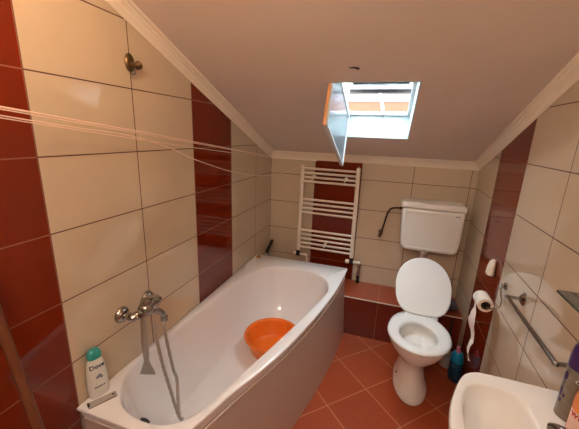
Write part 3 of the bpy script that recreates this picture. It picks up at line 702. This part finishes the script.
for k in range(23):
    u = k/22; z = .775 - .335*u; wd = (.100*(1-.10*u) if u < .88 else .05*(1-(u-.88)/.12)+.004)*1.0; yc = -.872 - .070*u + .005*sin(u*17); x = W-.1115+.008*u + .006*sin(u*13)
    tw = .5*sin(u*9+1)
    rings.append([(x-tw*.012, yc-wd/2*(.75+.1*sin(k*1.9)), z), (x+.006*sin(u*14), yc, z-.004), (x+tw*.014, yc+wd/2*(.75+.1*cos(k*2.3)), z), (x+tw*.014+.0012, yc+wd/2*(.75+.1*cos(k*2.3)), z), (x+.006*sin(u*14)+.0012, yc, z-.004), (x-tw*.012+.0012, yc-wd/2*(.75+.1*sin(k*1.9)), z)])
loft(bm, rings); link('hanging_strip', bm, 'paper', rl, 60)

tbn = thing('towel_bar', 'chrome towel bar on the right wall above the washbasin', 'towel bar', (W, -1.35, .94))
bm = nb(); tube(bm, [(W-.070, -1.145, .937), (W-.070, -1.590, .942)], .0085, 16)
for y, z in ((-1.145, .937), (-1.590, .942)): sphere(bm, (W-.070, y, z), .0105)
link('rail', bm, 'chrome', tbn)
for y, z in ((-1.130, .931), (-1.568, .934)):
    bm = nb(); lathe(bm, [(.021, 0), (.021, .004), (.014, .012), (.008, .018)], (W, y, z), (-1, 0, 0), 20, sq=(1.5, .9), adir=(0, 0, 1))
    tube(bm, [(W-.012, y, z), (W-.070, y-.012 if y > -1.3 else y-.02, z+.006)], .0075, 12); link('mount', bm, 'chrome', tbn)

gs = thing('glass_shelf', 'greenish glass shelf on the right wall above the spray can', 'shelf', (W, -1.82, 1.185))
link('glass_plate', box(nb(), (W-.118, -2.10, 1.179), (W-.003, -1.592, 1.184)), 'shelfglass', gs, 0)
bm = nb(); box(bm, (W-.1195, -2.10, 1.1785), (W-.118, -1.592, 1.1845)); box(bm, (W-.118, -1.5935, 1.1785), (W-.003, -1.592, 1.1845)); link('polished_edge', bm, 'shelfedge', gs, 0)
for y in (-1.69, -2.0):
    bm = nb(); box(bm, (W-.045, y-.008, 1.168), (W, y+.008, 1.178), .003); lathe(bm, [(.012, 0), (.012, .006), (.006, .012)], (W, y, 1.165), (-1, 0, 0), 14); link('clip', bm, 'chrome', gs)

# ------------------------------------------------------------ washbasin
SZ = .82
sk = thing('washbasin', 'white ceramic washbasin on the right wall in the near corner', 'washbasin', (W-.19, -1.86, 0))
def plan(pts, z): return [(x, y, z) for x, y in pts]
SO_ = [tuple(p)[:2] for p in catmull([(W-.001, -1.5505, 0), (1.52, -1.547, 0), (1.43, -1.5465, 0), (1.385, -1.553, 0), (1.345, -1.585, 0), (1.308, -1.665, 0), (1.282, -1.75, 0), (1.272, -1.85, 0), (1.282, -1.95, 0), (1.308, -2.035, 0), (1.345, -2.115, 0), (1.385, -2.147, 0), (1.43, -2.1535, 0), (1.52, -2.153, 0), (W-.001, -2.150, 0)], 6)]
def sc(P, cx, cy, fx, fy): return [(cx+(x-cx)*fx, cy+(y-cy)*fy) for x, y in P]
# inner bowl outline with as many points
n_o = len(SO_); SI = []
for i in range(n_o):
    x, y = SO_[i]; a = math.atan2((y+1.85)/.30, (x-1.47)/.19)
    SI.append((1.428+.113*(abs(cos(a))**(2/2.7))*(1 if cos(a) > 0 else -1), -1.85+.245*(abs(sin(a))**(2/2.7))*(1 if sin(a) > 0 else -1)))
clampW = lambda P: [(min(x, W-.001), y) for x, y in P]
ctr = (1.47, -1.85)
rings = [plan(clampW(sc(SO_, *ctr, .45, .45)), .60)]
rings = [[(W-.001 if SO_[i][0] > W-.01 else 1.53+(SO_[i][0]-1.53)*.45, -1.85+(SO_[i][1]+1.85)*.45, .62) for i in range(n_o)],
         [(W-.001 if SO_[i][0] > W-.01 else 1.49+(SO_[i][0]-1.49)*.86, -1.85+(SO_[i][1]+1.85)*.86, .68) for i in range(n_o)],
         [(W-.001 if SO_[i][0] > W-.01 else 1.50+(SO_[i][0]-1.50)*.92, -1.85+(SO_[i][1]+1.85)*.92, .76) for i in range(n_o)],
         plan(SO_, .795), plan(SO_, .812), plan(clampW(sc(SO_, *ctr, .985, .99)), SZ),
         plan(clampW(sc(SO_, *ctr, .955, .975)), SZ)]
rings += [plan(sc(SI, 1.428, -1.85, 1.06, 1.03), SZ-.001), plan(SI, SZ-.007), plan(sc(SI, 1.43, -1.85, .965, .975), .795), plan(sc(SI, 1.43, -1.85, .92, .935), .745), plan(sc(SI, 1.43, -1.85, .84, .87), .70), plan(sc(SI, 1.43, -1.85, .66, .70), .675), plan(sc(SI, 1.43, -1.85, .3, .3), .662), plan(sc(SI, 1.43, -1.85, .08, .08), .660)]
bm = nb(); loft(bm, rings, True, True); link('basin', bm, 'ceramic', sk, 45)
bm = nb(); lathe(bm, [(.06, 0), (.055, .1), (.05, .4), (.065, .56), (.08, .63)], (1.56, -1.85, 0), (0, 0, 1), 28); link('pedestal', bm, 'ceramic', sk)
link('drain', lathe(nb(), [(.022, 0), (.022, .003), (.014, .004)], (1.43, -1.85, .660), (0, 0, 1), 18), 'chrome', sk)
bt = thing('basin_tap', 'chrome basin tap at the rear edge of the washbasin', 'tap', (1.575, -1.84, SZ))
bm = nb(); lathe(bm, [(.026, 0), (.026, .006), (.021, .012), (.020, .05), (.022, .07), (.015, .078)], (1.575, -1.845, SZ), (0, 0, 1), 22)
tube(bm, catmull([(1.573, -1.842, SZ+.035), (1.560, -1.80, SZ+.042), (1.545, -1.762, SZ+.034), (1.536, -1.742, SZ+.018)], 5), [.015]*10+[.014]*6, 14); link('tap_body', bm, 'chrome', bt)
bm = nb(); tube(bm, [(1.575, -1.845, SZ+.076), (1.595, -1.87, SZ+.10)], [.009, .006], 10); link('lever', bm, 'chrome', bt)

# spray can
CN = Vector((1.611, -1.657, SZ)); cx = thing('spray_can', 'silver spray can with purple cap standing at the rear of the washbasin', 'spray can', CN)
bm = nb(); lathe(bm, [(.029, 0), (.0325, .002), (.0325, .006), (.0320, .010), (.0320, .165), (.0325, .168), (.0285, .178)], CN, (0, 0, 1), 28); link('can_body', bm, 'can', cx)
bm = nb(); lathe(bm, [(.0322, .166), (.0328, .170), (.0322, .205), (.029, .228), (.020, .242), (.010, .247)], CN, (0, 0, 1), 28); link('cap', bm, 'purple', cx)
def cyl_place(C, r, az, h):
    def f(u, v, w):
        a = az + u/r; return C + Vector((cos(a)*(r+w), sin(a)*(r+w), h+v))
    return f
az = math.atan2(-2.62+1.655, 1.034-1.606)
bm = nb()
def blob(bm, pf, u, v, ru, rv, n=14):
    loft(bm, [[pf(u+ru*cos(t), v+rv*sin(t), w) for t in [2*pi*k/n for k in range(n)]] for w in (.0001, .0006)])
pf = cyl_place(CN, .0322, az, .125)
for u, v, ru, rv in ((-.032, .012, .007, .014), (-.034, -.045, .005, .018), (-.030, -.070, .005, .008), (-.022, -.05, .003, .006)):
    bm = nb(); blob(bm, pf, u, v, ru, rv); link('purple_print', bm, 'purple', cx)
bm = nb(); blob(bm, pf, .004, .012, .010, .006); link('round_logo_ring', bm, 'bottle', cx)
bm = nb(); blob(bm, cyl_place(CN, .0327, az, .125), .004, .012, .006, .0035); link('round_logo_centre', bm, 'ink', cx)

# wipes / liquid bottle, orange
WP = Vector((1.604, -1.738, SZ)); wa = thing('orange_bottle', 'orange bottle with pale label standing beside the spray can on the washbasin', 'bottle', WP)
bm = nb(); lathe(bm, [(.030, 0), (.033, .003), (.034, .010), (.034, .118), (.031, .138), (.022, .150), (.015, .154), (.015, .160)], WP, (0, 0, 1), 28); link('bottle_body', bm, 'wipes', wa)
bm = nb(); lathe(bm, [(.017, .157), (.018, .160), (.018, .180), (.015, .183)], WP, (0, 0, 1), 22); link('cap', bm, 'bottle', wa)
az2 = math.atan2(-2.62+1.738, 1.034-1.604)
pf = cyl_place(WP, .0342, az2, .052); bm = nb(); rings = []
for w in (0, .0005): rings.append([pf(u, v, w) for u, v in [(-.042+.006*k, -.038) for k in range(15)] + [(.042-.006*k, .040) for k in range(15)]])
loft(bm, rings, False, False)
R_ = [v for v in bm.verts]; n = 30
top_ = R_[n:2*n]
for k in range(14): bm.faces.new((top_[k], top_[k+1], top_[n-2-k], top_[n-1-k]))
link('label', bm, 'wipes_l', wa)
text_mesh('label_lettering', 'WIPES', .019, 'ink_red', wa, cyl_place(WP, .0350, az2-.25, .082))
bm = nb(); blob(bm, cyl_place(WP, .0348, az2, .03), -.018, .004, .007, .007); link('small_round_mark', bm, 'ink_gray', wa)

# ------------------------------------------------------------ ceiling lamp above the viewer, added fill tube behind
LP = Vector((.50, -1.98, 0)); zl = zc(LP.y); LP.z = zl
lamp = thing('ceiling_lamp', 'round warm ceiling lamp on the sloped ceiling above the viewer', 'lamp', LP)
bm = nb(); lathe(bm, [(.05, -.02), (.05, .03), (.115, .05), (.118, .062), (.112, .062), (.04, .052)], LP, -N, 32); link('lamp_base', bm, 'framew', lamp)
M['lampglow'] = mat('lamp_glow', srgb(255, 214, 160), .4, emit=(1, .60, .30, 1), estr=19)
bm = nb(); sphere(bm, LP-N*.115, .06, seg=24); link('lamp_globe', bm, 'lampglow', lamp)
tl = thing('tube_lamp', 'white tube lamp on the wall behind the viewer', 'lamp', (.83, YF, 2.15))  # added neutral fill, out of view, brightens the room from the front
link('housing', box(nb(), (.50, YF, 2.11), (1.16, YF+.04, 2.19), .006), 'framew', tl)
M['tubeglow'] = mat('tube_glow', srgb(255, 244, 226), .4, emit=(1, .93, .86, 1), estr=40)
link('tube', tube(nb(), [(.53, YF+.062, 2.15), (1.13, YF+.062, 2.15)], .018, 16), 'tubeglow', tl)

# ------------------------------------------------------------ daylight
wd = bpy.data.worlds.new('sky'); SC.world = wd; wd.use_nodes = True
nt = wd.node_tree; bg = nt.nodes['Background']
sky = nt.nodes.new('ShaderNodeTexSky'); sky.sky_type = 'NISHITA'; sky.sun_disc = False; sky.sun_elevation = radians(40); sky.sun_rotation = radians(200)
mx = nt.nodes.new('ShaderNodeMix'); mx.data_type = 'RGBA'; mx.inputs[0].default_value = .93
nt.links.new(sky.outputs[0], mx.inputs[6]); mx.inputs[7].default_value = (.88, .96, 1.0, 1)
nt.links.new(mx.outputs[2], bg.inputs[0]); bg.inputs[1].default_value = 6.5
pl = bpy.data.lights.new('skylight_portal', 'AREA'); pl.shape = 'RECTANGLE'; pl.size = OX1-OX0; pl.size_y = OV
pl.cycles.is_portal = True
po_ = bpy.data.objects.new('skylight_portal', pl); COL.objects.link(po_)
po_.matrix_world = Matrix(((1, A.x, N.x, 0), (0, A.y, N.y, 0), (0, A.z, N.z, 0), (0, 0, 0, 1)))
po_.location = SK((OX0+OX1)/2, OV/2, .169)

# ------------------------------------------------------------ camera
cam = bpy.data.cameras.new('camera'); co = bpy.data.objects.new('camera', cam); COL.objects.link(co)
cam.sensor_width = 36; cam.lens = 310.837/579*36; cam.clip_start = .02
co.location = (1.03418, -2.62250, 1.59850); co.rotation_euler = (1.3141909, -.0368637, .3179314)
SC.camera = co
SC.view_settings.view_transform = 'Standard'; SC.view_settings.look = 'None'
SC.view_settings.exposure = 1.63; SC.view_settings.gamma = 1; SC.view_settings.use_curve_mapping = False
